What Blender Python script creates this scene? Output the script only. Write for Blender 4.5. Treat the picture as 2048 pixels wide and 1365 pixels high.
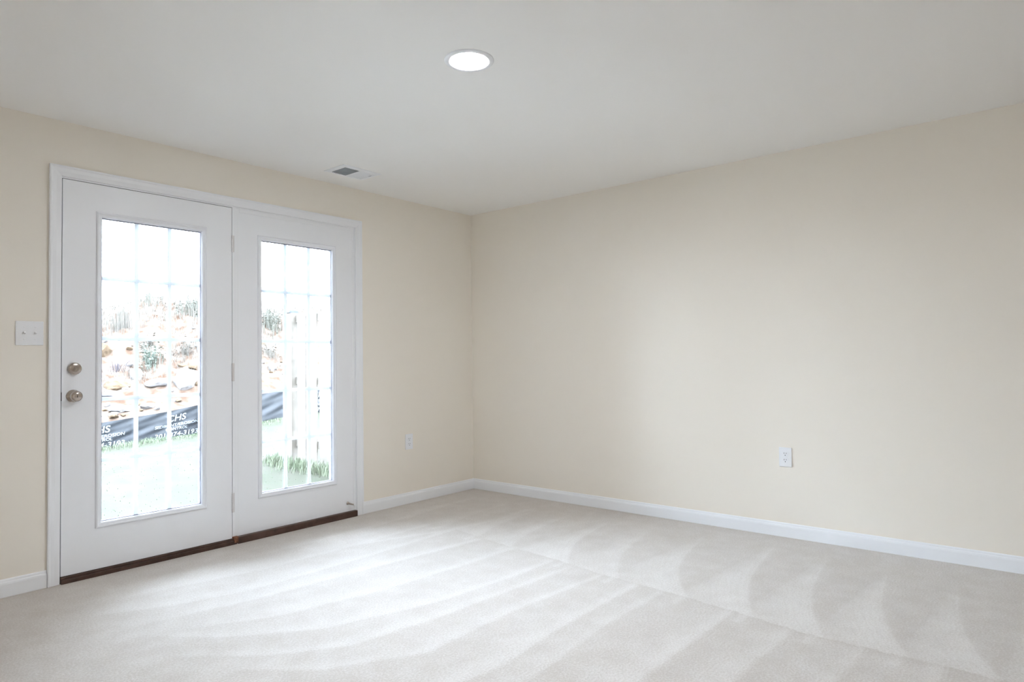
import bpy, bmesh, math, random
import numpy as np
from mathutils import Vector, Matrix, noise

random.seed(7)
scene = bpy.context.scene
for o in list(bpy.data.objects):
    bpy.data.objects.remove(o)

# ---------------------------------------------------------------- camera
def make_camera():
    yaw, pitch, roll = math.radians(50.3507), math.radians(1.604), math.radians(-0.7561)
    fw = Vector((math.sin(yaw) * math.cos(pitch), math.cos(yaw) * math.cos(pitch), math.sin(pitch)))
    rt = Vector((math.cos(yaw), -math.sin(yaw), 0))
    up = rt.cross(fw)
    r2 = rt * math.cos(roll) + up * math.sin(roll)
    u2 = -rt * math.sin(roll) + up * math.cos(roll)
    cd = bpy.data.cameras.new('camera')
    cd.sensor_width = 36
    cd.lens = 1319.298 / 2048 * 36
    cd.clip_start = 0.05
    ob = bpy.data.objects.new('camera', cd)
    m = Matrix((r2, u2, -fw)).transposed().to_4x4()
    m.translation = Vector((-4.1644, -3.8995, 1.0992))
    ob.matrix_world = m
    scene.collection.objects.link(ob)
    scene.camera = ob
make_camera()

# ---------------------------------------------------------------- sky, exposure
SKY = 31.0            # bright overcast sky
LAMP = 430.0          # recessed lamps, the visible one and the added fill one
w = bpy.data.worlds.new('overcast_sky')
scene.world = w
w.use_nodes = True
bg = w.node_tree.nodes['Background']
bg.inputs[0].default_value = (0.77, 0.86, 1.04, 1)
bg.inputs[1].default_value = SKY
scene.view_settings.view_transform = 'Standard'
scene.view_settings.look = 'None'
scene.view_settings.gamma = 1
scene.view_settings.exposure = 0.11
scene.view_settings.use_curve_mapping = False
scene.cycles.max_bounces = 14
scene.cycles.diffuse_bounces = 8
scene.cycles.adaptive_threshold = 0.02
scene.cycles.transparent_max_bounces = 16
scene.cycles.use_denoising = True
scene.cycles.sample_clamp_indirect = 20

H = 2.3527
X_FAR, Y_NEAR = -5.6, -7.8

# ---------------------------------------------------------------- materials
def mat(name, col, rough=0.6, metal=0.0, spec=0.4, noise_amt=0.0, noise_scale=40, bump=0.0, bump_scale=200, col2=None):
    m = bpy.data.materials.new(name)
    m.use_nodes = True
    nt = m.node_tree
    b = nt.nodes['Principled BSDF']
    b.inputs['Roughness'].default_value = rough
    b.inputs['Metallic'].default_value = metal
    b.inputs['Specular IOR Level'].default_value = spec
    b.inputs['Base Color'].default_value = (*col, 1)
    tc = nt.nodes.new('ShaderNodeTexCoord')
    if noise_amt > 0 or col2:
        n = nt.nodes.new('ShaderNodeTexNoise')
        n.inputs['Scale'].default_value = noise_scale
        n.inputs['Detail'].default_value = 6
        nt.links.new(tc.outputs['Object'], n.inputs['Vector'])
        mx = nt.nodes.new('ShaderNodeMix'); mx.data_type = 'RGBA'
        c2 = col2 if col2 else tuple(c * (1 - noise_amt) for c in col)
        c1 = col if col2 else tuple(min(1, c * (1 + noise_amt)) for c in col)
        mx.inputs['A'].default_value = (*c1, 1); mx.inputs['B'].default_value = (*c2, 1)
        rp = nt.nodes.new('ShaderNodeValToRGB')
        rp.color_ramp.elements[0].position = 0.35; rp.color_ramp.elements[1].position = 0.65
        nt.links.new(n.outputs['Fac'], rp.inputs['Fac'])
        nt.links.new(rp.outputs['Color'], mx.inputs['Factor'])
        nt.links.new(mx.outputs['Result'], b.inputs['Base Color'])
    if bump > 0:
        n2 = nt.nodes.new('ShaderNodeTexNoise')
        n2.inputs['Scale'].default_value = bump_scale
        n2.inputs['Detail'].default_value = 4
        nt.links.new(tc.outputs['Object'], n2.inputs['Vector'])
        bp = nt.nodes.new('ShaderNodeBump')
        bp.inputs['Strength'].default_value = bump
        bp.inputs['Distance'].default_value = 0.002
        nt.links.new(n2.outputs['Fac'], bp.inputs['Height'])
        nt.links.new(bp.outputs['Normal'], b.inputs['Normal'])
    return m

def emis(name, col, s):
    m = bpy.data.materials.new(name); m.use_nodes = True
    nt = m.node_tree
    for n in list(nt.nodes):
        if n.type == 'BSDF_PRINCIPLED': nt.nodes.remove(n)
    e = nt.nodes.new('ShaderNodeEmission')
    e.inputs[0].default_value = (*col, 1); e.inputs[1].default_value = s
    nt.links.new(e.outputs[0], nt.nodes['Material Output'].inputs[0])
    return m

def glass_mat():
    m = bpy.data.materials.new('window_glass'); m.use_nodes = True
    nt = m.node_tree
    for n in list(nt.nodes):
        if n.type == 'BSDF_PRINCIPLED': nt.nodes.remove(n)
    t = nt.nodes.new('ShaderNodeBsdfTransparent'); t.inputs[0].default_value = (0.97, 0.985, 0.98, 1)
    g = nt.nodes.new('ShaderNodeBsdfGlossy'); g.inputs['Roughness'].default_value = 0.02
    fr = nt.nodes.new('ShaderNodeFresnel'); fr.inputs[0].default_value = 1.35
    mx = nt.nodes.new('ShaderNodeMixShader')
    nt.links.new(fr.outputs[0], mx.inputs[0])
    nt.links.new(t.outputs[0], mx.inputs[1]); nt.links.new(g.outputs[0], mx.inputs[2])
    nt.links.new(mx.outputs[0], nt.nodes['Material Output'].inputs[0])
    return m

def carpet_mat():
    m = bpy.data.materials.new('carpet'); m.use_nodes = True
    nt = m.node_tree; b = nt.nodes['Principled BSDF']
    b.inputs['Roughness'].default_value = 0.95
    b.inputs['Specular IOR Level'].default_value = 0.05
    b.inputs['Sheen Weight'].default_value = 0.55
    b.inputs['Sheen Roughness'].default_value = 0.5
    tc = nt.nodes.new('ShaderNodeTexCoord')
    at = nt.nodes.new('ShaderNodeAttribute'); at.attribute_name = 'pile'
    n = nt.nodes.new('ShaderNodeTexNoise'); n.inputs['Scale'].default_value = 120; n.inputs['Detail'].default_value = 5
    n.inputs['Roughness'].default_value = 0.75
    n3 = nt.nodes.new('ShaderNodeTexNoise'); n3.inputs['Scale'].default_value = 9; n3.inputs['Detail'].default_value = 3
    nt.links.new(tc.outputs['Object'], n.inputs['Vector']); nt.links.new(tc.outputs['Object'], n3.inputs['Vector'])
    a1 = nt.nodes.new('ShaderNodeMath'); a1.operation = 'MULTIPLY_ADD'; a1.inputs[1].default_value = 2.8; a1.inputs[2].default_value = -1.4
    nt.links.new(n.outputs['Fac'], a1.inputs[0])
    a3 = nt.nodes.new('ShaderNodeMath'); a3.operation = 'MULTIPLY_ADD'; a3.inputs[1].default_value = 0.7; a3.inputs[2].default_value = -0.35
    nt.links.new(n3.outputs['Fac'], a3.inputs[0])
    s1 = nt.nodes.new('ShaderNodeMath'); s1.operation = 'ADD'
    nt.links.new(a1.outputs[0], s1.inputs[0]); nt.links.new(a3.outputs[0], s1.inputs[1])
    s2 = nt.nodes.new('ShaderNodeMath'); s2.operation = 'ADD'; s2.use_clamp = True
    nt.links.new(s1.outputs[0], s2.inputs[0]); nt.links.new(at.outputs['Fac'], s2.inputs[1])
    mx = nt.nodes.new('ShaderNodeMix'); mx.data_type = 'RGBA'
    mx.inputs['A'].default_value = (0.495, 0.445, 0.40, 1)
    mx.inputs['B'].default_value = (0.725, 0.695, 0.665, 1)
    nt.links.new(s2.outputs[0], mx.inputs['Factor'])
    nt.links.new(mx.outputs['Result'], b.inputs['Base Color'])
    bp = nt.nodes.new('ShaderNodeBump'); bp.inputs['Strength'].default_value = 0.6; bp.inputs['Distance'].default_value = 0.004
    nt.links.new(n.outputs['Fac'], bp.inputs['Height']); nt.links.new(bp.outputs['Normal'], b.inputs['Normal'])
    return m

M = dict(
    wall=mat('beige_wall_paint', (0.865, 0.825, 0.752), 0.75, spec=0.25, bump=0.05, bump_scale=350),
    ceiling=mat('ceiling_paint', (0.91, 0.91, 0.90), 0.85, spec=0.2, bump=0.05, bump_scale=300),
    trim=mat('white_trim_paint', (0.87, 0.895, 0.93), 0.35, spec=0.45),
    door=mat('white_door_paint', (0.88, 0.905, 0.945), 0.38, spec=0.45),
    vinyl=mat('white_vinyl', (0.86, 0.89, 0.94), 0.4, spec=0.45),
    plate=mat('white_plastic', (0.86, 0.88, 0.91), 0.3, spec=0.5),
    slot=mat('dark_slot', (0.03, 0.03, 0.035), 0.6),
    gap=mat('dark_weatherstrip', (0.05, 0.045, 0.05), 0.8),
    nickel=mat('satin_nickel', (0.50, 0.45, 0.41), 0.22, metal=1.0),
    hinge=mat('brushed_hinge_metal', (0.72, 0.71, 0.72), 0.4, metal=0.5),
    steel=mat('door_stop_steel', (0.55, 0.50, 0.46), 0.3, metal=1.0),
    brown=mat('brown_threshold', (0.075, 0.042, 0.032), 0.45, noise_amt=0.25, noise_scale=18),
    rust=mat('brown_pad', (0.22, 0.10, 0.055), 0.8, noise_amt=0.5, noise_scale=90),
    grey=mat('shaded_louver_metal', (0.62, 0.65, 0.68), 0.5),  # white vent metal with the open half's shade put into the colour
    duct=mat('duct_shade_grey', (0.40, 0.43, 0.46), 0.7),
    glass=glass_mat(),
    carpet=carpet_mat(),
    spacer=mat('window_spacer', (0.25, 0.24, 0.30), 0.5),
    lamp=emis('lamp_lens_glow', (0.95, 0.965, 1.0), LAMP),
    concrete=mat('bounce_slab_concrete', (0.55, 0.55, 0.54), 0.9, noise_amt=0.1, noise_scale=12),  # for the slab added to bounce daylight indoors
    siding=mat('exterior_siding', (0.55, 0.55, 0.52), 0.7),
    lawn=mat('lawn_soil', (0.033, 0.036, 0.0245), 0.95, spec=0.1, noise_scale=5, col2=(0.042, 0.041, 0.031), bump=0.5, bump_scale=60),
    grass=mat('grass_green', (0.085, 0.105, 0.065), 0.8, spec=0.2, noise_scale=3, col2=(0.10, 0.11, 0.075)),
    clay=mat('orange_clay', (0.050, 0.030, 0.020), 0.95, spec=0.1, noise_scale=6.5, col2=(0.105, 0.082, 0.066), bump=1.0, bump_scale=25),
    rock=mat('pale_rock', (0.13, 0.12, 0.115), 0.9, spec=0.15, noise_amt=0.25, noise_scale=9, bump=0.8, bump_scale=30),
    tanrock=mat('tan_rock', (0.07, 0.048, 0.030), 0.9, spec=0.15, noise_amt=0.25, noise_scale=9, bump=0.8, bump_scale=30),
    greyrock=mat('grey_rock', (0.035, 0.032, 0.034), 0.9, spec=0.15, noise_amt=0.25, noise_scale=9, bump=0.8, bump_scale=30),
    dry=mat('dry_grass', (0.13, 0.118, 0.10), 0.9, spec=0.1, noise_scale=4, col2=(0.095, 0.088, 0.078)),
    sage=mat('sage_leaf', (0.085, 0.085, 0.068), 0.8, spec=0.2, noise_scale=8, col2=(0.12, 0.118, 0.10)),
    mint=mat('pale_green_leaf', (0.08, 0.098, 0.078), 0.8, spec=0.2, noise_scale=8, col2=(0.125, 0.135, 0.115)),
    twig=mat('grey_twig', (0.055, 0.05, 0.056), 0.9, spec=0.1),
    fabric=mat('black_silt_fabric', (0.0085, 0.0105, 0.014), 0.5, spec=0.4, noise_amt=0.3, noise_scale=30),
    ink=mat('white_print', (0.16, 0.17, 0.18), 0.8, spec=0.1),
    stake=mat('raw_stake_wood', (0.10, 0.085, 0.075), 0.8, noise_amt=0.15, noise_scale=30),
    board=mat('new_pine_board', (0.105, 0.092, 0.078), 0.75, spec=0.2, noise_amt=0.15, noise_scale=14),
    cap=mat('dark_post_cap', (0.03, 0.034, 0.045), 0.6),
)

# ---------------------------------------------------------------- helpers
def obj(name, bm, m, parent=None, smooth=False, loc=None):
    me = bpy.data.meshes.new(name)
    bmesh.ops.recalc_face_normals(bm, faces=bm.faces[:])
    bm.to_mesh(me); bm.free()
    ms = m if isinstance(m, (list, tuple)) else [m]
    for k in ms: me.materials.append(k)
    if smooth:
        for p in me.polygons: p.use_smooth = True
    ob = bpy.data.objects.new(name, me)
    scene.collection.objects.link(ob)
    if parent is not None: ob.parent = parent
    if loc is not None: ob.location = loc
    return ob

def empty(name, loc=(0, 0, 0)):
    e = bpy.data.objects.new(name, None)
    e.empty_display_size = 0.1
    e.location = loc
    scene.collection.objects.link(e)
    return e

def tag(o, label, cat, group=None, kind=None):
    o['label'] = label; o['category'] = cat
    if group: o['group'] = group
    if kind: o['kind'] = kind
    return o

def box(bm, x0, x1, y0, y1, z0, z1, bev=0.0, seg=2):
    b2 = bmesh.new()
    bmesh.ops.create_cube(b2, size=1)
    bmesh.ops.scale(b2, vec=(abs(x1 - x0), abs(y1 - y0), abs(z1 - z0)), verts=b2.verts)
    bmesh.ops.translate(b2, vec=((x0 + x1) / 2, (y0 + y1) / 2, (z0 + z1) / 2), verts=b2.verts)
    if bev: bmesh.ops.bevel(b2, geom=b2.edges[:], offset=bev, segments=seg, profile=0.5, affect='EDGES')
    merge(bm, b2)

def merge(bm, b2):
    me = bpy.data.meshes.new('tmp'); b2.to_mesh(me); b2.free()
    bm.from_mesh(me); bpy.data.meshes.remove(me)

def B(*a, bev=0.0, seg=2):
    bm = bmesh.new(); box(bm, *a, bev=bev, seg=seg); return bm

def rect_sweep(bm, x0, x1, z0, z1, prof, mapf=None):
    """sweep a mitred profile [(inset, y)] round a rectangle in the xz plane (closed ring)."""
    rings = []
    for d, y in prof:
        rings.append([bm.verts.new(c) for c in ((x0 + d, y, z0 + d), (x1 - d, y, z0 + d), (x1 - d, y, z1 - d), (x0 + d, y, z1 - d))])
    n = len(rings)
    for i in range(n):
        a, b = rings[i], rings[(i + 1) % n]
        for k in range(4):
            bm.faces.new((a[k], a[(k + 1) % 4], b[(k + 1) % 4], b[k]))

def lathe(bm, prof, centre, axis, seg=32):
    """prof = [(radius, distance along axis)]"""
    ax = Vector(axis).normalized()
    t = Vector((0, 0, 1)) if abs(ax.z) < 0.9 else Vector((1, 0, 0))
    u = ax.cross(t).normalized(); v = ax.cross(u)
    c = Vector(centre); rings = []
    for r, d in prof:
        if r < 1e-6: rings.append([bm.verts.new(c + ax * d)])
        else: rings.append([bm.verts.new(c + ax * d + (u * math.cos(2 * math.pi * k / seg) + v * math.sin(2 * math.pi * k / seg)) * r) for k in range(seg)])
    for a, b in zip(rings, rings[1:]):
        for k in range(seg):
            k2 = (k + 1) % seg
            if len(a) == 1 and len(b) == 1: continue
            if len(a) == 1: bm.faces.new((a[0], b[k], b[k2]))
            elif len(b) == 1: bm.faces.new((a[k], a[k2], b[0]))
            else: bm.faces.new((a[k], a[k2], b[k2], b[k]))

def tube(bm, pts, r, seg=8):
    rings = []
    for i, p in enumerate(pts):
        p = Vector(p)
        d = (Vector(pts[min(i + 1, len(pts) - 1)]) - Vector(pts[max(i - 1, 0)])).normalized()
        t = Vector((0, 0, 1)) if abs(d.z) < 0.9 else Vector((1, 0, 0))
        u = d.cross(t).normalized(); v = d.cross(u)
        rr = r[i] if isinstance(r, (list, tuple)) else r
        rings.append([bm.verts.new(p + (u * math.cos(2 * math.pi * k / seg) + v * math.sin(2 * math.pi * k / seg)) * rr) for k in range(seg)])
    for a, b in zip(rings, rings[1:]):
        for k in range(seg):
            bm.faces.new((a[k], a[(k + 1) % seg], b[(k + 1) % seg], b[k]))
    bm.faces.new(rings[0]); bm.faces.new(rings[-1])

def lerp(xs, ys, x):
    return float(np.interp(x, xs, ys))

def sstep(a, b, x):
    t = min(1, max(0, (x - a) / (b - a))); return t * t * (3 - 2 * t)

# ---------------------------------------------------------------- room shell
T = 0.16                                     # wall thickness
DX0, DX1, DZ = -3.072, -1.196, 2.085         # rough door opening

bm = bmesh.new()
box(bm, X_FAR - T, DX0, 0, T, -0.3, H + 0.3)
box(bm, DX1, T, 0, T, -0.3, H + 0.3)
box(bm, DX0, DX1, 0, T, DZ, H + 0.3)
box(bm, DX0, DX1, 0, T, -0.3, -0.02)
tag(obj('wall_left', bm, M['wall']), 'beige painted wall with the glazed patio doors in it', 'wall', kind='structure')
tag(obj('wall_right', B(0, T, Y_NEAR - T, 0, -0.3, H + 0.3), M['wall']), 'bare beige painted wall on the right with one outlet', 'wall', kind='structure')

tag(obj('wall_rear', B(X_FAR - T, 0, Y_NEAR - T, Y_NEAR, -0.3, H + 0.3), M['wall']), 'plain beige wall behind the viewpoint', 'wall', kind='structure')
tag(obj('wall_side', B(X_FAR - T, X_FAR, Y_NEAR, 0, -0.3, H + 0.3), M['wall']), 'plain beige wall opposite the bare right wall', 'wall', kind='structure')
def local(ob, parent):                        # mesh was built in room coordinates
    ob.parent = parent
    ob.location = -Vector(parent.location)
    return ob

tag(obj('ceiling', B(X_FAR - T, T, Y_NEAR - T, T, H, H + 0.25), M['ceiling']), 'plain off white painted ceiling with one recessed light and a vent', 'ceiling', kind='structure')

# ---------------------------------------------------------------- carpet with vacuum marks
def seam_x(y):      # the line where the two vacuuming passes meet
    return np.interp(y, [-4.3, -3.6, -3.1, -2.8, -2.5, -2.07, -1.8, -1.35, -0.82, -0.3, 0], [-1.42, -1.39, -1.40, -1.35, -1.31, -1.27, -1.22, -1.17, -1.08, -1.03, -1.0])

FANS = [  # apex y, base y of the crisp edge, apex x, strength
    (-0.28, -0.36, -0.25, 0.5), (-0.62, -0.74, -0.25, 0.5), (-0.93, -1.08, -0.25, 0.55), (-1.22, -1.38, -0.3, 0.6),
    (-1.54, -1.83, -0.30, 0.95), (-1.86, -2.17, -0.28, 0.6), (-2.20, -2.56, -0.30, 0.8), (-2.60, -2.86, -0.2, 1.0),
    (-2.90, -3.14, -0.24, 1.0), (-3.20, -3.44, -0.36, 1.0), (-3.50, -3.72, -0.42, 0.95), (-3.8, -4.0, -0.4, 0.9)]
STROKES = [  # polyline, width of the soft flank, strength
    ([(-0.35, -0.89), (-0.71, -0.91), (-1.11, -0.84), (-1.43, -0.72), (-1.9, -0.55)], 0.10, 0.6),
    ([(-1.1, -0.34), (-1.7, -0.36), (-2.4, -0.34)], 0.08, 0.4),
    ([(-1.1, -0.62), (-1.7, -0.62), (-2.3, -0.60), (-2.8, -0.5)], 0.10, 0.55),
    ([(-1.0, -0.84), (-1.9, -0.86), (-2.5, -0.85), (-2.81, -0.76), (-3.1, -0.6)], 0.10, 0.7),
    ([(-1.2, -1.13), (-1.39, -1.11), (-2.04, -1.03), (-2.57, -0.98), (-2.9, -0.9)], 0.10, 0.8),
    ([(-1.2, -1.42), (-1.6, -1.40), (-2.1, -1.36), (-2.6, -1.25), (-2.95, -1.05)], 0.10, 0.7),
    ([(-1.25, -1.74), (-1.57, -1.73), (-2.06, -1.68), (-2.56, -1.52), (-2.87, -1.26), (-3.05, -1.0)], 0.09, 0.75),
    ([(-1.3, -1.88), (-1.44, -1.87), (-2.11, -1.82), (-2.58, -1.75), (-2.83, -1.57), (-3.05, -1.3)], 0.07, 0.7),
    ([(-1.3, -2.08), (-1.92, -2.02), (-2.44, -2.03), (-2.77, -1.83), (-2.95, -1.6)], 0.07, 0.75),
    ([(-1.32, -2.29), (-2.01, -2.29), (-2.35, -2.32), (-2.8, -2.25), (-3.0, -2.05)], 0.10, 0.9),
    ([(-1.33, -2.43), (-1.86, -2.42), (-2.2, -2.45), (-2.6, -2.46), (-2.9, -2.4)], 0.08, 0.65),
    ([(-1.36, -2.78), (-1.91, -2.76), (-2.17, -2.76), (-2.6, -2.8)], 0.13, 0.85),
    ([(-1.42, -3.04), (-1.86, -3.01), (-2.4, -3.02)], 0.13, 0.75),
    ([(-1.42, -3.3), (-1.8, -3.28), (-2.3, -3.28)], 0.12, 0.7),
    ([(-1.42, -3.55), (-1.8, -3.54), (-2.3, -3.54)], 0.12, 0.7)]

def pile_field(X, Y):
    v = np.full(X.shape, 0.22)
    sx = seam_x(Y)
    far = X > sx + 0.004 * np.sin(Y * 60)
    # far side fans
    for (ya, yb, xa, s) in FANS:
        xb = np.interp(yb, [-4.3, -3.6, -2.5, -1.8, -0.8, 0], [-1.42, -1.39, -1.31, -1.22, -1.08, -1.0])
        t = (xa - X) / (xa - xb)
        tt = np.clip(t, 0, 1.06)
        ylo = ya + (yb - ya) * (0.35 * tt + 0.65 * tt ** 3.2)
        yhi = ya + 0.015 + 0.05 * tt + 0.03 * tt ** 2
        q = (Y - ylo) / np.maximum(yhi - ylo, 1e-3)
        ins = (q > 0) & (q < 1) & (t > 0) & far
        ripple = 1 - 0.18 * (np.sin((Y - ylo) * 190) > 0.55)
        val = s * (0.25 + 0.75 * np.clip((1 - q) * 1.5, 0, 1)) * np.clip(tt * 2.2, 0.25, 1) * ripple
        soft = np.exp(-np.abs(Y - ylo) / 0.011) * 0.6 * s * (t > 0) * far * np.clip(tt * 4, 0, 1)
        v = np.maximum(v, np.where(ins, 0.22 + 0.5 * val, 0))
        v = np.maximum(v, 0.22 + soft * 0.9)
        # the trailing strip past the seam
        tail = np.exp(-((Y - yb - 0.02) / 0.02) ** 2) * (X < sx) * (X > sx - 0.10) * 0.25
        v = np.maximum(v, 0.22 + tail)
    # near side strokes
    for pl, wd, s in STROKES:
        px = [p[0] for p in pl][::-1]; py = [p[1] for p in pl][::-1]
        yc = np.interp(X, px, py)
        d = Y - yc
        amp = s * np.clip((X - (px[0] - 0.25)) / 0.5, 0, 1) * np.clip(((px[-1] + 0.1) - X) / 0.12, 0, 1)
        core = np.where(d > 0, np.exp(-(d / wd) ** 2), np.exp(-(d / 0.016) ** 2))
        thin = np.where(d > 0, np.exp(-(d / (wd * 0.35)) ** 2), np.exp(-(d / 0.016) ** 2))
        blend = np.clip((-1.3 - X) / 0.9, 0, 1)
        c = thin * (1 - blend) + core * blend
        near = (X < sx) if px[-1] < -0.9 else np.ones_like(far)
        v = np.maximum(v, 0.22 + 0.46 * amp * c * near)
    # darker brushed edge along the seam
    dk = np.exp(-((X - sx + 0.012) / 0.012) ** 2) * 0.08 * (Y < -0.9)
    v = v - dk
    # lighter tone in front of the doors, darker along the two walls
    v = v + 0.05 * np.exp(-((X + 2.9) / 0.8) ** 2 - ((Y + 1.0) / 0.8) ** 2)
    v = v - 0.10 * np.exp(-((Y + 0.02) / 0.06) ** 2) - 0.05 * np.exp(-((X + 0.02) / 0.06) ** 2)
    return np.clip(v, 0.0, 1)

def make_floor():
    def axis(a, b, c, fine, coarse):
        return np.concatenate([np.arange(a, b, coarse), np.arange(b, c + 1e-6, fine)])
    xs = axis(X_FAR - 0.05, -3.8, 0.02, 0.0095, 0.2)
    ys = axis(Y_NEAR - 0.05, -4.1, 0.03, 0.0095, 0.2)
    nx, ny = len(xs), len(ys)
    X, Y = np.meshgrid(xs, ys)
    V = pile_field(X, Y)
    Z = 0.004 * (V - 0.4) * 0.6
    co = np.stack([X, Y, Z], -1).reshape(-1, 3).astype(np.float32)
    i = np.arange((nx - 1) * (ny - 1)); r = i // (nx - 1); c = i % (nx - 1)
    a = r * nx + c
    f = np.stack([a, a + 1, a + nx + 1, a + nx], -1).astype(np.int32)
    me = bpy.data.meshes.new('floor')
    me.vertices.add(len(co)); me.vertices.foreach_set('co', co.ravel())
    me.loops.add(f.size); me.loops.foreach_set('vertex_index', f.ravel())
    me.polygons.add(len(f)); me.polygons.foreach_set('loop_start', np.arange(0, f.size, 4, dtype=np.int32))
    me.update(calc_edges=True)
    me.polygons.foreach_set('use_smooth', np.ones(len(f), bool))
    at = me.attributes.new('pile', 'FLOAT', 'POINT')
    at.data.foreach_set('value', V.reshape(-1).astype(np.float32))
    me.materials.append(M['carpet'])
    ob = bpy.data.objects.new('floor', me); scene.collection.objects.link(ob)
    tag(ob, 'cream cut pile carpet with vacuum marks covering the floor', 'carpet', kind='structure')
make_floor()

# ---------------------------------------------------------------- baseboards
def baseboard(name, axis, a, b, label):
    prof = [(0, 0), (0.0135, 0), (0.0135, 0.060), (0.0115, 0.068), (0.0085, 0.072), (0.007, 0.080), (0.004, 0.084), (0, 0.084)]
    bm = bmesh.new(); rings = []
    for s in (a, b):
        rings.append([bm.verts.new((s, -d, z) if axis == 'x' else (-d, s, z)) for d, z in prof])
    n = len(prof)
    for k in range(n): bm.faces.new((rings[0][k], rings[0][(k + 1) % n], rings[1][(k + 1) % n], rings[1][k]))
    bm.faces.new(rings[0]); bm.faces.new(rings[1])
    return tag(obj(name, bm, M['trim']), label, 'baseboard', kind='structure')
baseboard('baseboard_left', 'x', -1.174, 0.0, 'short white baseboard between the patio doors and the corner')
baseboard('baseboard_outer', 'x', X_FAR, -3.106, 'white baseboard left of the patio doors under the switch')
baseboard('baseboard_right', 'y', Y_NEAR, -0.0136, 'long white baseboard along the bare right wall')

# ---------------------------------------------------------------- door casing, jambs, threshold
tr = tag(empty('trim_1', (-2.14, 0, 0)), 'white moulded casing and jambs around the patio doors', 'door trim', kind='structure')
def casing():
    prof = [(0, 0), (0, -0.017), (0.006, -0.018), (0.014, -0.015), (0.030, -0.014), (0.040, -0.012), (0.050, -0.010), (0.0535, -0.009), (0.0535, 0)]
    bm = bmesh.new(); rings = []
    xl, xr, zt = -3.1043, -1.1742, 2.1199
    for q in range(4):
        ring = []
        for d, y in prof:
            ring.append(bm.verts.new([(xl + d, y, 0), (xl + d, y, zt - d), (xr - d, y, zt - d), (xr - d, y, 0)][q]))
        rings.append(ring)
    n = len(prof)
    for a, b in zip(rings, rings[1:]):
        for k in range(n): bm.faces.new((a[k], a[(k + 1) % n], b[(k + 1) % n], b[k]))
    bm.faces.new(rings[0]); bm.faces.new(rings[-1])
    return bm
local(obj('casing', casing(), M['trim']), tr)
bm = bmesh.new()
box(bm, DX0 - 0.001, -3.0475, 0.0005, T, 0, DZ + 0.001)                 # latch jamb
box(bm, -1.2335, DX1 + 0.001, 0.0005, T, 0, DZ + 0.001)                 # far jamb
box(bm, -3.0475, -1.2335, 0.0005, T, 2.0595, DZ + 0.001)                # head
box(bm, -3.0475, -3.022, 0.050, T, 0.03, 2.0595)                        # stops
box(bm, -2.168, -2.145, 0.050, T, 0.03, 2.0595)
box(bm, -3.022, -2.168, 0.050, T, 2.034, 2.0595)
local(obj('jamb', bm, M['trim']), tr)
bm = bmesh.new()
box(bm, -2.1455, -2.118, 0.0, T, 0.036, 2.0595, bev=0.001)
box(bm, -2.118, -2.100, 0.0035, 0.06, 0.036, 2.0595, bev=0.001)
box(bm, -1.2515, -1.2335, 0.003, 0.06, 0.036, 2.0595, bev=0.001)
box(bm, -2.100, -1.2515, 0.003, 0.06, 2.036, 2.0595, bev=0.001)
local(obj('mullion', bm, M['trim']), tr)
bm = bmesh.new()
box(bm, -3.0475, -3.0440, 0.010, 0.05, 0.034, 2.0595)
box(bm, -2.1490, -2.1455, 0.010, 0.05, 0.034, 2.0595)
box(bm, -3.0440, -2.1490, 0.010, 0.05, 2.0560, 2.0595)
local(obj('weatherstrip', bm, M['gap']), tr)

th = tag(empty('trim_2', (-2.14, -0.01, 0)), 'dark brown threshold strip under the patio doors', 'threshold', kind='structure')
bm = bmesh.new()
box(bm, -3.047, -2.128, -0.022, T, -0.01, 0.020, bev=0.003)
box(bm, -3.047, -2.128, -0.010, T, 0.015, 0.0315, bev=0.003)
local(obj('sill', bm, M['brown']), th)
local(obj('sill_cover', B(-2.122, -1.2345, -0.026, 0.04, -0.01, 0.040, bev=0.003), M['brown']), th)['label'] = 'reddish brown sill cover board under the fixed panel'
local(obj('corner_pad', B(-2.146, -2.118, -0.0235, 0.03, 0.008, 0.044, bev=0.003), M['rust']), th)['label'] = 'small rust coloured corner pad'

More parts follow.
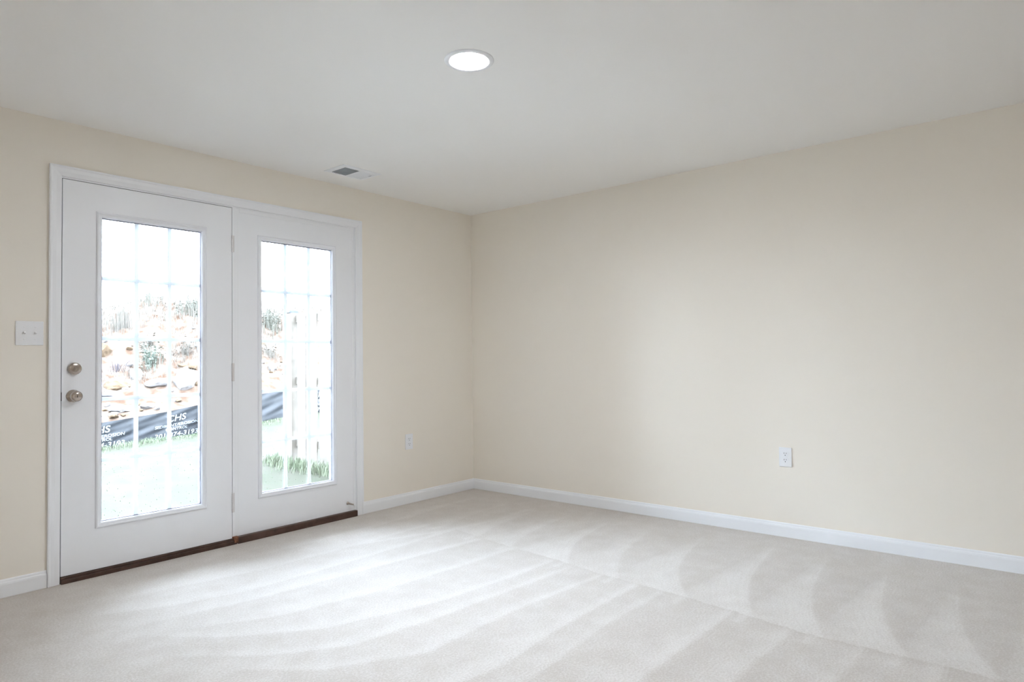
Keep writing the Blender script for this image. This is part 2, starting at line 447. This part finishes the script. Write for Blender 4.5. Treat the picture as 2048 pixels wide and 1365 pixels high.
# ---------------------------------------------------------------- doors
def door_leaf(root, x0, x1, z0, z1, gx0, gx1, gz0=0.2435, gz1=1.9129, y0=0.0, thick=0.045):
    bm = bmesh.new()
    fx = 0.012
    ix0, ix1, iz0, iz1 = gx0 + fx, gx1 - fx, gz0 + fx, gz1 - fx
    # leaf with a real opening
    def loop(a0, a1, b0, b1, y): return [bm.verts.new(c) for c in ((a0, y, b0), (a1, y, b0), (a1, y, b1), (a0, y, b1))]
    of, inf = loop(x0, x1, z0, z1, y0), loop(ix0, ix1, iz0, iz1, y0)
    ob_, inb = loop(x0, x1, z0, z1, y0 + thick), loop(ix0, ix1, iz0, iz1, y0 + thick)
    for k in range(4):
        k2 = (k + 1) % 4
        bm.faces.new((of[k], of[k2], inf[k2], inf[k])); bm.faces.new((ob_[k], ob_[k2], inb[k2], inb[k]))
        bm.faces.new((of[k], of[k2], ob_[k2], ob_[k])); bm.faces.new((inf[k], inf[k2], inb[k2], inb[k]))
    local(obj('door_panel', bm, M['door']), root)
    # glazing frame: raised moulding stepping down to the glass
    bm = bmesh.new()
    rect_sweep(bm, gx0, gx1, gz0, gz1, [(0, y0 + 0.0005), (0.003, y0 - 0.007), (0.008, y0 - 0.010), (0.013, y0 - 0.009), (0.016, y0 - 0.006),
                                      (0.022, y0 - 0.005), (0.027, y0 - 0.003), (0.029, y0 + 0.001), (0.031, y0 + 0.010), (0.031, y0 + 0.034), (0.012, y0 + 0.034), (0.012, y0 + 0.001)])
    local(obj('glazing_frame', bm, M['vinyl']), root)
    # outside moulding
    a, b, c, d = gx0 + 0.031, gx1 - 0.031, gz0 + 0.031, gz1 - 0.031
    bm = bmesh.new()
    rect_sweep(bm, gx0, gx1, gz0, gz1, [(0, y0 + thick), (0.004, y0 + thick + 0.008), (0.030, y0 + thick + 0.004), (0.030, y0 + 0.036), (0.012, y0 + 0.036), (0.012, y0 + thick)])
    local(obj('outer_moulding', bm, M['vinyl']), root)
    bm = bmesh.new(); rect_sweep(bm, a - 0.002, b + 0.002, c - 0.002, d + 0.002, [(0, y0 + 0.0125), (0.006, y0 + 0.0125), (0.006, y0 + 0.029), (0, y0 + 0.029)])
    local(obj('spacer', bm, M['spacer']), root)
    bm = bmesh.new()
    box(bm, a - 0.004, b + 0.004, y0 + 0.009, y0 + 0.012, c - 0.004, d + 0.004)
    box(bm, a - 0.004, b + 0.004, y0 + 0.030, y0 + 0.033, c - 0.004, d + 0.004)
    local(obj('glass_pane', bm, M['glass']), root)
    # grille bars between the panes
    bm = bmesh.new()
    cw = (b - a) / 3; ch = (d - c) / 5
    for k in (1, 2): box(bm, a + k * cw - 0.0115, a + k * cw + 0.0115, y0 + 0.0185, y0 + 0.0225, c + 0.003, d - 0.003, bev=0.0015)
    for k in range(1, 5): box(bm, a + 0.003, b - 0.003, y0 + 0.018, y0 + 0.023, c + k * ch - 0.0105, c + k * ch + 0.0105, bev=0.0015)
    local(obj('grille', bm, M['vinyl']), root)

d1 = tag(empty('door_1', (-2.6, 0.02, 0.034)), 'white hinged glass door with nickel knob and deadbolt, left of the pair', 'door', kind='structure')
door_leaf(d1, -3.0440, -2.1490, 0.034, 2.0560, -2.8922, -2.3023)
d2 = tag(empty('door_2', (-1.68, 0.02, 0.034)), 'white fixed glass door panel without a knob, right of the pair', 'door', kind='structure')
door_leaf(d2, -2.1000, -1.2515, 0.040, 2.036, -1.9779, -1.3873, y0=0.0045)
local(obj('door_sweep', B(-3.043, -2.150, 0.004, 0.040, 0.0315, 0.0345), M['gap']), d1)

for z0, z1 in ((1.7833, 1.8852), (0.9880, 1.0987), (0.1900, 0.3069)):
    bm = bmesh.new()
    n = 5; hh = (z1 - z0) / n
    for k in range(n):
        lathe(bm, [(0, 0.0006), (0.0052, 0.0006), (0.0052, hh - 0.0006), (0, hh - 0.0006)], (-2.1473, -0.0045, z0 + k * hh), (0, 0, 1), 14)
    box(bm, -2.1470, -2.1330, -0.0012, 0.001, z0, z1)
    hg = local(obj('hinge', bm, M['hinge']), d1)
    hg['label'] = 'satin nickel butt hinge'

# knob and deadbolt
bm = bmesh.new()
lathe(bm, [(0, 0.0), (0.0325, 0.0), (0.0325, 0.004), (0.029, 0.008), (0.014, 0.010), (0.012, 0.022), (0.015, 0.030), (0.024, 0.036), (0.0275, 0.046),
           (0.0265, 0.056), (0.022, 0.062), (0.012, 0.065), (0, 0.0655)], (-2.9935, 0.0, 0.9413), (0, -1, 0), 40)
kn = local(obj('knob', bm, M['nickel'], smooth=True), d1); kn['label'] = 'round satin nickel door knob'
bm = bmesh.new()
box(bm, -2.9945, -2.9925, -0.0675, -0.064, 0.9350, 0.9476, bev=0.0008)
b_ = obj('thumb_turn', bm, M['slot']); b_.parent = kn
bm = bmesh.new()
lathe(bm, [(0, 0.0), (0.0315, 0.0), (0.0315, 0.010), (0.029, 0.016), (0.025, 0.0185), (0.012, 0.019), (0, 0.019)], (-2.9890, 0.0, 1.0812), (0, -1, 0), 40)
db = local(obj('deadbolt', bm, M['nickel'], smooth=True), d1); db['label'] = 'round satin nickel deadbolt rose'
b2 = bmesh.new(); box(b2, -0.0035, 0.0035, -0.031, -0.018, -0.014, 0.014, bev=0.0015)
bmesh.ops.rotate(b2, verts=b2.verts, cent=(0, 0, 0), matrix=Matrix.Rotation(math.radians(32), 3, 'Y'))
bmesh.ops.translate(b2, vec=(-2.9900, 0, 1.0812), verts=b2.verts)
b_ = obj('thumb_turn', b2, M['nickel']); b_.parent = db
bm = bmesh.new()
box(bm, -3.0475, -3.0436, -0.0005, 0.006, 0.9180, 0.9620)
local(obj('strike_plate', bm, M['gap']), d1)

# spring door stop on the fixed panel
ds = tag(empty('door_stop', (-1.300, 0.0045, 0.098)), 'small spring door stop with white rubber tip, low on the fixed door panel', 'door stop')
def stop_pt(t): return (-1.300 + 0.012 * t, 0.0045 - 0.078 * t, 0.098 - 0.006 * t)
bm = bmesh.new(); lathe(bm, [(0, 0), (0.011, 0), (0.011, 0.003), (0.007, 0.008), (0.004, 0.010), (0, 0.010)], (-1.300, 0.0045, 0.098), (0.15, -1, -0.08), 20)
local(obj('base', bm, M['steel'], smooth=True), ds)
bm = bmesh.new()
p0, p1 = Vector(stop_pt(0.1)), Vector(stop_pt(0.84)); dr = (p1 - p0); ax = dr.normalized()
u = ax.cross(Vector((0, 0, 1))).normalized(); v = ax.cross(u)
turns = 14; N = turns * 10
tube(bm, [p0 + dr * (k / N) + (u * math.cos(2 * math.pi * turns * k / N) + v * math.sin(2 * math.pi * turns * k / N)) * (0.0052 - 0.0012 * k / N) for k in range(N + 1)], 0.0016, 6)
local(obj('spring', bm, M['steel'], smooth=True), ds)
bm = bmesh.new(); lathe(bm, [(0, 0), (0.0055, 0), (0.0065, 0.004), (0.0062, 0.012), (0.004, 0.015), (0, 0.0155)], stop_pt(0.82), (0.15, -1, -0.08), 18)
local(obj('rubber_tip', bm, M['plate'], smooth=True), ds)['label'] = 'white rubber tip'

# ---------------------------------------------------------------- switch and outlets (built facing -Y round the origin)
def rounded_slot(bm, w_, h_, y0, y1):
    n = 24; ring0, ring1 = [], []
    for k in range(n):
        a = 2 * math.pi * k / n
        x = math.cos(a) * w_ / 2; z = max(-h_ / 2, min(h_ / 2, math.sin(a) * w_ / 2 * 1.0))
        ring0.append(bm.verts.new((x, y0, z))); ring1.append(bm.verts.new((x, y1, z)))
    for k in range(n): bm.faces.new((ring0[k], ring0[(k + 1) % n], ring1[(k + 1) % n], ring1[k]))
    bm.faces.new(ring0); bm.faces.new(ring1)

def plate(bm, w_, h_):
    box(bm, -w_ / 2, w_ / 2, -0.0065, 0.0, -h_ / 2, h_ / 2, bev=0.0028, seg=3)

def screw(parent, x, z, y=-0.0065):
    bm = bmesh.new(); lathe(bm, [(0, 0), (0.0032, 0), (0.0028, 0.0009), (0, 0.0012)], (x, y, z), (0, -1, 0), 16)
    box(bm, x - 0.0026, x + 0.0026, y - 0.0014, y - 0.0008, z - 0.0004, z + 0.0004)
    return obj('screw', bm, M['plate'], parent)

sw = tag(empty('light_switch', (-3.182, 0, 1.2595)), 'white double toggle light switch on the wall left of the doors', 'light switch')
bm = bmesh.new(); plate(bm, 0.1155, 0.1185); obj('cover_plate', bm, M['plate'], sw)
for x in (-0.023, 0.023):
    obj('toggle_slot', B(x - 0.0055, x + 0.0055, -0.0068, -0.006, -0.0125, 0.0125), M['plate'], sw)
    b2 = bmesh.new(); box(b2, -0.0042, 0.0042, -0.013, 0.0, -0.0045, 0.0045, bev=0.0015)
    bmesh.ops.rotate(b2, verts=b2.verts, cent=(0, 0, 0), matrix=Matrix.Rotation(math.radians(-28), 3, 'X'))
    bmesh.ops.translate(b2, vec=(x, -0.006, -0.001), verts=b2.verts)
    obj('toggle', b2, M['plate'], sw)
    for z in (-0.030, 0.030): screw(sw, x, z)

def outlet(loc, rz, label, w_=0.075, h_=0.118):
    r = tag(empty('electrical_outlet', loc), label, 'outlet', 'duplex wall outlets')
    bm = bmesh.new(); plate(bm, w_, h_); obj('cover_plate', bm, M['plate'], r)
    for z in (-0.0195, 0.0195):
        bm = bmesh.new(); rounded_slot(bm, 0.0345, 0.0285, -0.0085, -0.006)
        rc = obj('receptacle', bm, M['plate'], r, loc=(0, 0, z))
        bm = bmesh.new()
        box(bm, -0.0075, -0.0052, -0.0089, -0.0080, 0.0005, 0.0090)
        box(bm, 0.0052, 0.0075, -0.0089, -0.0080, 0.0015, 0.0085)
        lathe(bm, [(0, 0), (0.0026, 0), (0.0026, 0.0006), (0, 0.0006)], (0, -0.0083, -0.0075), (0, -1, 0), 14)
        obj('slots', bm, M['slot'], rc)
    screw(r, 0, 0)
    r.rotation_euler = (0, 0, rz)
    return r
outlet((-0.7290, 0, 0.4730), 0, 'white duplex outlet on the wall between the doors and the corner')
outlet((0, -2.6000, 0.4825), -math.pi / 2, 'white duplex outlet on the bare right wall')

# ---------------------------------------------------------------- ceiling fixtures
def can_light(loc, label):
    r = tag(empty('recessed_light', loc), label, 'ceiling light', 'recessed ceiling lights')
    bm = bmesh.new()
    lathe(bm, [(0.104, 0.0), (0.104, 0.0015), (0.101, 0.004), (0.086, 0.006), (0.076, 0.004), (0.0735, 0.0), (0.104, 0.0)], (0, 0, 0), (0, 0, -1), 56)
    obj('trim_ring', bm, M['trim'], r, smooth=True)
    bm = bmesh.new()
    lathe(bm, [(0.0735, 0.0005), (0.072, 0.003), (0.055, 0.0048), (0.03, 0.0056), (0, 0.006)], (0, 0, 0), (0, 0, -1), 56)
    obj('lens', bm, M['lamp'], r, smooth=True)['label'] = 'glowing white lens'
    return r
can_light((-2.170, -2.034, H), 'lit recessed ceiling light seen in the middle of the ceiling')
for k, (x, y, lab) in enumerate([(-4.7, -5.9, 'added fill light in the ceiling behind the viewpoint, out of view')]):
    can_light((x, y, H), lab)  # unseen extra lamp, added to fill the room with light

vt = tag(empty('ceiling_vent', (-1.487, -0.332, H)), 'white two way metal air vent in the ceiling near the doors', 'air vent')
bm = bmesh.new()
VX0, VX1, VY0, VY1 = -1.639, -1.334, -0.442, -0.222
def flat_ring(bm, x0, x1, y0, y1, prof):      # prof (inset, z)
    rings = [[bm.verts.new(c) for c in ((x0 + d, y0 + d, z), (x1 - d, y0 + d, z), (x1 - d, y1 - d, z), (x0 + d, y1 - d, z))] for d, z in prof]
    n = len(rings)
    for i in range(n):
        a, b = rings[i], rings[(i + 1) % n]
        for k in range(4): bm.faces.new((a[k], a[(k + 1) % 4], b[(k + 1) % 4], b[k]))
flat_ring(bm, VX0, VX1, VY0, VY1, [(0, H), (0.002, H - 0.003), (0.030, H - 0.007), (0.034, H - 0.007), (0.036, H - 0.001), (0.036, H)])
box(bm, -1.490, -1.483, VY0 + 0.034, VY1 - 0.034, H - 0.007, H - 0.0005)
local(obj('frame', bm, M['trim']), vt)
local(obj('duct_shade_sheet', B(VX0 + 0.035, VX1 - 0.035, VY0 + 0.035, VY1 - 0.035, H - 0.0012, H - 0.0002), M['duct']), vt)  # flat sheet, the shade of the hollow duct painted as grey
for side, mm in ((0, M['grey']), (1, M['trim'])):
    bm = bmesh.new()
    xa = (VX0 + 0.037) if side == 0 else -1.482
    xb = -1.491 if side == 0 else (VX1 - 0.037)
    n = 9
    for k in range(n):
        x = xa + (xb - xa) * (k + 0.5) / n
        b2 = bmesh.new()
        hl = 0.0042 if side == 0 else 0.0066
        box(b2, -0.0006, 0.0006, VY0 + 0.036, VY1 - 0.036, -hl, hl)
        bmesh.ops.rotate(b2, verts=b2.verts, cent=(0, 0, 0), matrix=Matrix.Rotation(math.radians(28 if side == 0 else -62), 3, 'Y'))
        bmesh.ops.translate(b2, vec=(x, 0, H - 0.006), verts=b2.verts)
        merge(bm, b2)
    lv = local(obj('louvers', bm, mm), vt)
    lv['label'] = 'open white louvers with their shade painted in as grey' if side == 0 else 'white louvers turned the other way'
local(obj('damper_lever', B(-1.376, -1.372, VY0 + 0.06, VY0 + 0.09, H - 0.012, H - 0.004, bev=0.001), M['trim']), vt)

# ---------------------------------------------------------------- outdoors
def ground_z(x, y):
    """lawn level: close to the house -0.13, rising to the silt fence line"""
    zf = lerp([-4, -0.85, 0.42, 1.8, 4], [-0.10, -0.017, 0.056, 0.187, 0.32], x)
    t = sstep(2.5, 6.0, y)
    return -0.125 * (1 - t) + zf * t + 0.012 * noise.noise((x * 1.3, y * 1.3, 0))

def mound_z(x, y):
    s = y - 6.05
    base = ground_z(x, 6.0)
    h = lerp([-4, -1, 0.6, 1.5, 2.4, 3.2, 4.5, 7, 10], [1.75, 1.9, 2.02, 2.32, 2.15, 1.95, 2.05, 2.2, 2.1], x)
    z = base - 0.05 + h * (0.12 * sstep(0, 0.5, s) + 0.88 * sstep(-0.6, 4.4, s))
    n1 = noise.noise((x * 0.9, y * 0.9, 3.1)); n2 = noise.noise((x * 2.7, y * 2.7, 8.2)); n3 = noise.noise((x * 7, y * 7, 1.2))
    k = sstep(0.1, 0.8, s)
    return z + k * (0.13 * n1 + 0.09 * n2 + 0.045 * n3)

def grid_mesh(x0, x1, y0, y1, step, f):
    bm = bmesh.new()
    nx = int((x1 - x0) / step) + 1; ny = int((y1 - y0) / step) + 1
    vs = [[bm.verts.new((x0 + i * step, y0 + j * step, f(x0 + i * step, y0 + j * step))) for i in range(nx)] for j in range(ny)]
    for j in range(ny - 1):
        for i in range(nx - 1): bm.faces.new((vs[j][i], vs[j][i + 1], vs[j + 1][i + 1], vs[j + 1][i]))
    return bm
tag(obj('lawn', grid_mesh(-14, 14, T, 6.3, 0.2, ground_z), M['lawn'], smooth=True), 'pale green lawn outside the patio doors', 'lawn', kind='structure')
tag(obj('dirt_mound', grid_mesh(-9, 14, 6.05, 13, 0.11, mound_z), M['clay']), 'orange clay dirt mound rising behind the black fabric fence', 'dirt mound', kind='structure')
tag(obj('ground', B(-60, 60, -60, 60, -0.6, -0.45), M['lawn']), 'open ground around the house', 'ground', kind='structure')

tag(obj('patio', B(-3.6, -0.1, T + 0.002, 1.75, -0.3, -0.085, bev=0.006), M['concrete']), 'pale concrete slab added outside the doors to bounce daylight in', 'patio', kind='structure')  # unseen slab, added to throw daylight up onto the ceiling

def blade(bm, p, h, w_, lean, ang):
    d = Vector((math.cos(ang), math.sin(ang), 0)); s = Vector((-d.y, d.x, 0)) * w_ / 2
    p = Vector(p)
    m_ = p + d * lean * 0.35 + Vector((0, 0, h * 0.6)); t = p + d * lean + Vector((0, 0, h))
    a, b, c, e, f = bm.verts.new(p - s), bm.verts.new(p + s), bm.verts.new(m_ + s * 0.7), bm.verts.new(m_ - s * 0.7), bm.verts.new(t)
    bm.faces.new((a, b, c, e)); bm.faces.new((e, c, f))

bm = bmesh.new()
R = random.Random(3)
for k in range(9000):      # long grass at the foot of the silt fence and the board fence, shorter elsewhere
    q = R.random()
    if q < 0.3: x, y = R.uniform(-1.6, 2.2), 5.95 - abs(R.gauss(0, 0.15)); h = R.uniform(0.02, 0.05) * (1.5 if x < 0 else 0.8)
    elif q < 0.6: x, y = 0.22 - abs(R.gauss(0, 0.12)), R.uniform(0.6, 3.5); h = R.uniform(0.05, 0.14)
    else: x, y = R.uniform(-3.5, 2), R.uniform(0.8, 5.9); h = R.uniform(0.008, 0.018)
    blade(bm, (x, y, ground_z(x, y) - 0.005), h, 0.008, R.uniform(0, h * 0.7), R.uniform(0, 6.28))
tag(obj('grass', bm, M['grass']), 'green grass blades growing on the lawn', 'grass', kind='stuff')

# --- silt fence
FX = [-4.0, -0.846, -0.2457, 0.42, 1.0, 1.4611, 1.8166, 4.5]
FB = [-0.10, -0.0172, 0.0142, 0.0564, 0.1022, 0.1422, 0.1874, 0.34]
FTX = [-4.0, -0.847, -0.475, 0.0256, 0.42, 1.0014, 1.4624, 1.8182, 4.5]
FT = [0.22, 0.3235, 0.362, 0.4174, 0.4795, 0.5446, 0.6001, 0.6242, 0.80]
def fab(x, t):          # t = 0 bottom .. 1 top
    zb, zt = lerp(FX, FB, x) - 0.03, lerp(FTX, FT, x)
    y = 6.0 + 0.02 * math.sin(x * 3.1 + 0.5) * (1 - t) + 0.007 * math.sin((x * 2.2 - t * 1.9) * 6.0) * math.sin(math.pi * t) + 0.0025 * math.sin((x * 1.2 - t * 2.3) * 11)
    return Vector((x, y, zb + (zt - zb) * t))
sf = tag(empty('silt_fence', (0, 6.0, 0.04)), 'low black fabric silt fence with white lettering behind the lawn', 'silt fence')
bm = bmesh.new()
nx, nz = 420, 26
for off in (0.0, 0.0025):
    vs = [[bm.verts.new(fab(-4 + 8.5 * i / nx, j / nz) + Vector((0, off, 0))) for i in range(nx + 1)] for j in range(nz + 1)]
    for j in range(nz):
        for i in range(nx): bm.faces.new((vs[j][i], vs[j][i + 1], vs[j + 1][i + 1], vs[j + 1][i]))
fb = local(obj('fabric', bm, M['fabric'], smooth=True), sf)

def text_geo(s, size, bold=0.02):
    cu = bpy.data.curves.new('t', 'FONT'); cu.body = s; cu.size = size; cu.align_x = 'CENTER'; cu.offset = bold * size; cu.shear = 0.12; cu.resolution_u = 3
    o = bpy.data.objects.new('t', cu); scene.collection.objects.link(o)
    bpy.context.view_layer.update()
    me = bpy.data.meshes.new_from_object(o.evaluated_get(bpy.context.evaluated_depsgraph_get()))
    vs = [v.co.copy() for v in me.vertices]; fs = [tuple(p.vertices) for p in me.polygons]
    bpy.data.objects.remove(o); bpy.data.curves.remove(cu); bpy.data.meshes.remove(me)
    return vs, fs
def print_block(xc):
    bm = bmesh.new()
    for s, size, width, tf in (('CHS', 0.128, 0.27, 0.63), ('SEDIMENT/EROSION', 0.056, 0.62, 0.455), ('CONTROL', 0.056, 0.31, 0.325), ('301-874-3193', 0.088, 0.62, 0.11)):
        vs, fs = text_geo(s, size)
        xmin, xmax = min(v.x for v in vs), max(v.x for v in vs)
        k = width / (xmax - xmin)
        bv = []
        for v in vs:
            x = xc + (v.x - (xmin + xmax) / 2) * k
            hh = lerp(FTX, FT, x) - lerp(FX, FB, x) + 0.03
            p = fab(x, tf + v.y / hh)
            bv.append(bm.verts.new(p + Vector((0, -0.011, 0))))
        for f in fs:
            try: bm.faces.new([bv[i] for i in f])
            except ValueError: pass
    o = obj('lettering', bm, M['ink']); o.parent = fb; o['label'] = 'white printed lettering'
for xc in (-1.90, -0.89, 0.12, 1.13 + 1.4): print_block(xc)
for x, lean in ((-2.6, 0.02), (0.45, 0.05), (3.1, -0.03)):
    b2 = bmesh.new(); zb, zt = lerp(FX, FB, x), lerp(FTX, FT, x)
    box(b2, -0.019, 0.019, -0.019, 0.019, -0.25, (zt - zb) + 0.02, bev=0.002)
    bmesh.ops.rotate(b2, verts=b2.verts, cent=(0, 0, 0), matrix=Matrix.Rotation(lean * 3, 3, 'Y'))
    bmesh.ops.translate(b2, vec=(x - 0.03, 5.95, zb), verts=b2.verts)
    local(obj('stake', b2, M['stake']), sf)

# --- board privacy fence
pf = tag(empty('privacy_fence', (0.25, 1.9, -0.12)), 'pale new wood board privacy fence seen through the right hand door', 'fence')
FZ = 1.675
edges = [(2.9135, 3.0856), (2.6914, 2.8981), (2.4200, 2.6322)]
y = 2.375
while y > 0.5:
    edges.append((y - 0.205, y)); y -= 0.25
for a, b in edges:
    g0 = ground_z(0.25, (a + b) / 2) - 0.02
    local(obj('board', B(0.25, 0.268, a, b, g0, FZ + R.uniform(-0.006, 0.006), bev=0.002), M['board']), pf)
for z, hgt in ((1.60, 0.09), (0.86, 0.09), (0.12, 0.09)):
    local(obj('rail', B(0.2685, 0.307, 0.45, 3.14, z - hgt / 2 + 0.02, z + hgt / 2 + 0.02, bev=0.002), M['board']), pf)
po = local(obj('end_post', B(0.21, 0.31, 3.1400, 3.3300, -0.2, 1.69, bev=0.003), M['board']), pf)
bm = bmesh.new(); box(bm, 0.20, 0.32, 3.165, 3.325, 1.691, 1.722, bev=0.003)
o = obj('post_cap', bm, M['cap']); o.parent = po; o['label'] = 'flat dark post cap'

# --- rocks on the mound
def rock_bm(seed, sx, sy, sz):
    bm = bmesh.new(); bmesh.ops.create_icosphere(bm, subdivisions=3, radius=1)
    rr = random.Random(seed); o = Vector((rr.uniform(0, 50), rr.uniform(0, 50), rr.uniform(0, 50)))
    planes = [(Vector((rr.gauss(0, 1), rr.gauss(0, 1), rr.gauss(0, 1))).normalized(), rr.uniform(0.55, 0.85)) for _ in range(9)]
    for v in bm.verts:
        p = v.co.normalized()
        for n_, d in planes:
            q = p.dot(n_)
            if q > d: p = p - n_ * (q - d) * 0.9
        p = p * (1 + 0.10 * noise.noise(v.co * 2.3 + o))
        v.co = Vector((p.x * sx, p.y * sy, p.z * sz))
    return bm
ROCKS = [  # label, x, y, size(x,y,z), yaw, tilt, material
    ("big pale slab of rock lying tilted on the dirt, rightmost behind the stake", 0.72, 7.05, (0.27, 0.20, 0.15), 0.3, -0.45, 'rock'),
    ("flat white rock left of the big tilted slab", 0.34, 7.14, (0.22, 0.14, 0.08), 0.1, -0.1, 'rock'),
    ("rounded white rock below the pale green weed", 0.10, 7.45, (0.13, 0.11, 0.12), 0.8, 0.2, 'rock'),
    ("tan boulder on the left edge of the dirt mound", -0.03, 8.36, (0.17, 0.15, 0.17), 0.5, 0.2, 'tanrock'),
    ("white rock resting just above the tan boulder", 0.02, 8.66, (0.10, 0.10, 0.09), 0.2, 0.0, 'rock'),
    ("dark grey flat rock low on the left of the mound", -0.44, 7.06, (0.13, 0.11, 0.06), 0.4, 0.3, 'greyrock'),
    ("broad tan rock under the grey twigs", -0.16, 7.36, (0.25, 0.18, 0.10), 0.2, 0.0, 'tanrock'),
    ("white rock alone on the dirt seen through the right hand door", 2.42, 7.36, (0.11, 0.09, 0.10), 0.9, 0.3, 'rock'),
    ("wide pale rock just above the fabric fence on the left", -0.33, 6.72, (0.24, 0.13, 0.07), 0.1, 0.05, 'rock'),
    ("pale rock just above the fabric fence between the two letterings", -0.02, 6.62, (0.16, 0.10, 0.06), 0.4, 0.1, 'rock'),
    ("small tan rock behind the top of the lettering", 0.45, 6.74, (0.10, 0.07, 0.05), 1.1, 0.0, 'tanrock'),
    ("tan rock beside the big tilted slab, uphill of it", 1.02, 7.42, (0.10, 0.08, 0.06), 0.2, 0.2, 'tanrock'),
]
for k, (lab, x, y, s, yaw, tilt, mm) in enumerate(ROCKS):
    z = mound_z(x, y)
    o = obj('rock', rock_bm(40 + k, *s), M[mm], loc=(x, y, z + s[2] * 0.25))
    o.rotation_euler = (0.1, tilt, yaw)
    tag(o, lab, 'rock', 'rocks on the dirt mound')
R = random.Random(21)
protos = [rock_bm(900 + k, 0.06, 0.05, 0.035) for k in range(4)]
stones = []
meshes = []
for k, b in enumerate(protos):
    o = obj('stone', b, M['rock'] if k % 2 else M['tanrock']); stones.append(o)
for k in range(90):
    src = stones[k % 4]
    o = src if k < 4 else src.copy()
    if k >= 4: scene.collection.objects.link(o)
    x, y = R.uniform(-1.4, 3.2), R.uniform(6.4, 8.6)
    sc = R.uniform(0.5, 1.5)
    o.scale = (sc, sc, sc); o.rotation_euler = (R.uniform(-.3, .3), R.uniform(-.3, .3), R.uniform(0, 6.28))
    o.location = (x, y, mound_z(x, y) + 0.008)
    tag(o, 'small stone lying loose on the dirt slope behind the black fence', 'stone', 'small stones on the dirt slope')

# --- weeds
def clump(name, label, cat, x, y, n, h, spread, mm, lean=0.5, w_=0.012, leaf=0, group='weeds on the dirt mound'):
    bm = bmesh.new(); rr = random.Random(int(x * 1000 + y * 77))
    for k in range(n):
        a = rr.uniform(0, 6.28); r = abs(rr.gauss(0, spread * 0.45))
        px, py = math.cos(a) * r, math.sin(a) * r
        hh = h * rr.uniform(0.5, 1.1) * (1 - 0.4 * min(1, r / spread))
        zz = mound_z(x + px, y + py) - mound_z(x, y) - 0.03
        blade(bm, (px, py, zz), hh, w_, lean * hh * rr.uniform(0.2, 1), a + rr.gauss(0, 0.7))
        for q in range(leaf):
            t = rr.uniform(0.3, 1)
            aa = rr.uniform(0, 6.28)
            c = Vector((px + math.cos(a) * lean * hh * t * 0.5, py + math.sin(a) * lean * hh * t * 0.5, zz + hh * t))
            d = Vector((math.cos(aa), math.sin(aa), rr.uniform(-.3, .6))) * rr.uniform(0.03, 0.06); s = Vector((-d.y, d.x, rr.uniform(-.02, .02))) * 0.35
            vs = [bm.verts.new(c), bm.verts.new(c + d * 0.5 + s), bm.verts.new(c + d), bm.verts.new(c + d * 0.5 - s)]
            bm.faces.new(vs)
    o = obj(name, bm, M[mm], loc=(x, y, mound_z(x, y)))
    return tag(o, label, cat, group)
clump('weed', 'pale green leafy weed in the middle of the dirt slope', 'weed', 0.44, 7.75, 70, 0.42, 0.28, 'mint', 0.5, 0.016, 4)
clump('bush', 'grey green bush on top of the mound, right of the orange hump', 'bush', 1.85, 9.15, 150, 0.62, 0.60, 'sage', 0.5, 0.014, 4)
clump('bush', 'grey green bush seen left of the board fence through the right hand door', 'bush', 3.30, 8.95, 130, 0.62, 0.50, 'sage', 0.5, 0.014, 4)
clump('weed', 'fan of bare grey twigs on the left of the slope', 'weed', -0.05, 7.75, 60, 0.30, 0.22, 'twig', 1.3, 0.008, 0)
clump('tall_grass', 'tall dry grass standing on the far left of the mound', 'grass', 0.45, 9.0, 220, 0.62, 0.45, 'dry', 0.35, 0.009, 0)
clump('tall_grass', 'dry grass tuft above the orange hump', 'grass', 1.30, 10.0, 130, 0.40, 0.5, 'sage', 0.4, 0.009, 0)
clump('weed', 'dry tan weed on the right of the slope above the tilted slab', 'weed', 1.10, 7.95, 110, 0.34, 0.35, 'dry', 0.5, 0.009, 1)
clump('weed', 'dark dry weed between the hump and the pale green weed', 'weed', 0.62, 8.25, 100, 0.26, 0.30, 'dry', 0.6, 0.010, 1)
clump('weed', 'dry weed low in the right hand door view beside the white rock', 'weed', 2.62, 7.75, 90, 0.34, 0.30, 'dry', 0.5, 0.010, 1)

bm = bmesh.new(); R = random.Random(5)
for k in range(9000):
    x = R.uniform(-2.5, 7); y = R.uniform(7.2, 11.2)
    if noise.noise((x * 0.8, y * 0.8, 5)) < -0.05 - 0.12 * (y - 7.5): continue
    h = R.uniform(0.08, 0.28) * (0.6 + 0.25 * (y - 7.2))
    blade(bm, (x, y, mound_z(x, y) - 0.02), h, 0.010, R.uniform(0.1, 0.8) * h, R.uniform(0, 6.28))
tag(obj('dry_grass', bm, M['dry']), 'dry tan grass growing over the top of the dirt mound', 'grass', kind='stuff')
